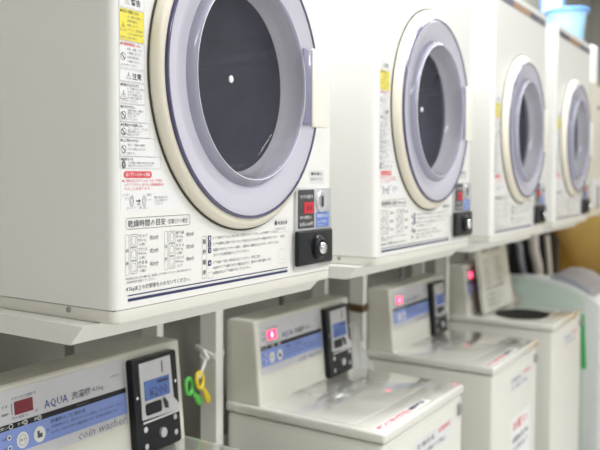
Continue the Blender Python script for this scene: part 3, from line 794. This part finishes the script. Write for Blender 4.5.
obj('cabinet_body', bx(0, .5, 0, RY1-.021, 0, .635, bev=.012, seg=3), M_BEIGE, t, smooth=40)
b = nb(); lathe_y(b, [(0, 0), (.011, 0), (.011, -.003), (.007, -.006), (0, -.006)], .215, .525, 20); obj('knob', b, M_CHAR, t, smooth=40)
obj('lower_panel', bx(.11, .47, -.004, .002, .05, .18, bev=.002), M_STKG, t); obj('dark_latch', bx(.20, .235, -.010, .0, .04, .15, bev=.002), M_HOSE, t)
tag(t, 'beige metal cabinet at the right edge, past the farthest dryer', 'cabinet')
t = empty('bottle', (3.42, .076, Z0+.6433))
b = nb(); pf = [(0, 0), (.052, 0), (.055, .004)]
for k in range(7): pf += [(.055, .012+k*.022), (.0525, .018+k*.022), (.0525, .022+k*.022), (.055, .028+k*.022)]
pf += [(.053, .172), (.045, .184), (.03, .190), (0, .190)]
lathe_z(b, pf, 0, 0, 32); obj('bottle_body', b, M_WHITE, t, smooth=30)
obj('bottle_base', lathe_z(nb(), [(0, 0), (.057, 0), (.057, .010), (0, .010)], 0, 0, 32), M_RING, t)
tag(t, 'white ribbed round bottle standing on the beige cabinet at the right edge', 'bottle')

# ------------------------------------------------------------------ mint machine, ochre cloth and dark clutter at the right
t = empty('washing_machine', (3.3, 0, 0))
z = Z0
prof = [(-.045, .03), (.46, .03), (.46, z-.295), (.397, z-.289), (.340, z-.286), (.279, z-.287), (.21, z-.294), (.143, z-.308), (.10, z-.322), (.055, z-.343), (.01, z-.372), (-.031, z-.402), (-.042, z-.412)]
b = nb(); prism(b, prof, 0, .035)
inner = [(-.043, .03), (.458, .03), (.458, z-.345), (.143, z-.345), (.055, z-.372), (.01, z-.392), (-.031, z-.415), (-.040, z-.425)]
prism(b, inner, .035, .58); bmesh.ops.bevel(b, geom=[e for e in b.edges if abs(e.verts[0].co.x-e.verts[1].co.x) < 1e-6], offset=.008, segments=3, affect='EDGES')
obj('machine_body', b, M_MINTW, t, smooth=35)
sp = [(.030, .06), (.445, .06), (.445, z-.318), (.340, z-.304), (.279, z-.305), (.21, z-.312), (.143, z-.326), (.10, z-.340), (.06, z-.360), (.034, z-.385)]
b = nb(); prism(b, sp, -.003, .004); obj('side_panel', b, M_MINT, t)
b = nb(); prism(b, [(.21, z-.345), (.20, z-.286), (.15, z-.283), (.09, z-.298), (.02, z-.345), (.02, z-.385), (.10, z-.350)], .06, .52); bmesh.ops.bevel(b, geom=[e for e in b.edges if abs(e.verts[0].co.x-e.verts[1].co.x) < 1e-6], offset=.006, segments=2, affect='EDGES')
obj('lid', b, M_LILAC, t, smooth=35)
for x in (.05, .53):
    for y in (.0, .42): obj('foot', lathe_z(nb(), [(0, 0), (.025, 0), (.02, .032), (0, .032)], x, y, 16), M_CHAR, t)
tag(t, 'mint green washing machine with an arched white top at the right edge', 'washing machine')
b = nb(); prism(b, [(.020, z-.71), (.040, z-.71), (.052, z-.455), (.034, z-.452)], 3.290, 3.2965); tag(obj('strap', b, M_GREEND), 'bright green strap hanging on the side of the mint machine', 'strap')

def cloth_grid(f, n=40, mth=24):
    b = nb(); g = [[b.verts.new(f(i/n, j/mth)) for i in range(n+1)] for j in range(mth+1)]
    for j in range(mth):
        for i in range(n): b.faces.new((g[j][i], g[j][i+1], g[j+1][i+1], g[j+1][i]))
    bmesh.ops.solidify(b, geom=b.faces[:], thickness=.006)
    return b
t = empty('ochre_cloth', (4.22, .30, Z0-.9))
def f1(u, v):
    y = .350 - .75*u; top = .97; hem = .545 + .24*(max(0, .26-u)/.26)**1.5
    zz = top + (hem-top)*v
    bulge = math.sin(v*PI*.62)
    return Vector((-.16*bulge*(0.4+.6*math.sin(min(1, u*1.3+.12)*PI)) + .012*math.sin(u*17+v*3)*v, y-.30, zz))
def f2(u, v):
    y = .352 - .80*u; zz = .80 - .75*v
    return Vector((.02 + .03*math.sin(u*15) + .02*math.sin(u*31+v*4), y-.30, zz))
obj('upper_fold', cloth_grid(f1), M_OCHRE, t, smooth=70); obj('lower_fold', cloth_grid(f2), M_OCHRE, t, smooth=70)
tag(t, 'ochre yellow cloth hanging behind the mint washing machine', 'cloth')
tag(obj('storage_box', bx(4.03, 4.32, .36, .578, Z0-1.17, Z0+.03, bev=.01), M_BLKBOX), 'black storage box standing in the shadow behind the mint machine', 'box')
b = nb(); tube(b, [(3.96, .57, Z0-.13), (3.96, .52, Z0-.145), (3.96, .497, Z0-.20), (3.96, .492, Z0-.26), (3.96, .475, Z0-.345), (3.97, .462, Z0-.42), (3.97, .46, .012)], .017, 12)
tag(obj('hose', b, M_LILAC, smooth=60), 'blue grey drain hose curving down in front of the black box', 'hose')
b = nb(); tube(b, [(3.96, .425, Z0-.13), (3.96, .42, Z0-.21), (3.97, .40, Z0-.30), (3.97, .385, Z0-.45), (3.97, .38, .026)], .026, 12)
tag(obj('hose', b, M_CLOTH, smooth=60), 'thick cream hose hanging behind the mint machine', 'hose')
b = nb(); tube(b, [(3.98, .358, Z0-.13), (3.98, .35, Z0-.21), (3.98, .34, Z0-.31), (3.98, .33, Z0-.45), (3.98, .325, .013)], .013, 12)
tag(obj('hose', b, M_BEIGE, smooth=60), 'thin cream hose beside the ochre cloth', 'hose')
bpy.data.objects.remove(_to)
bpy.data.curves.remove(_tc)
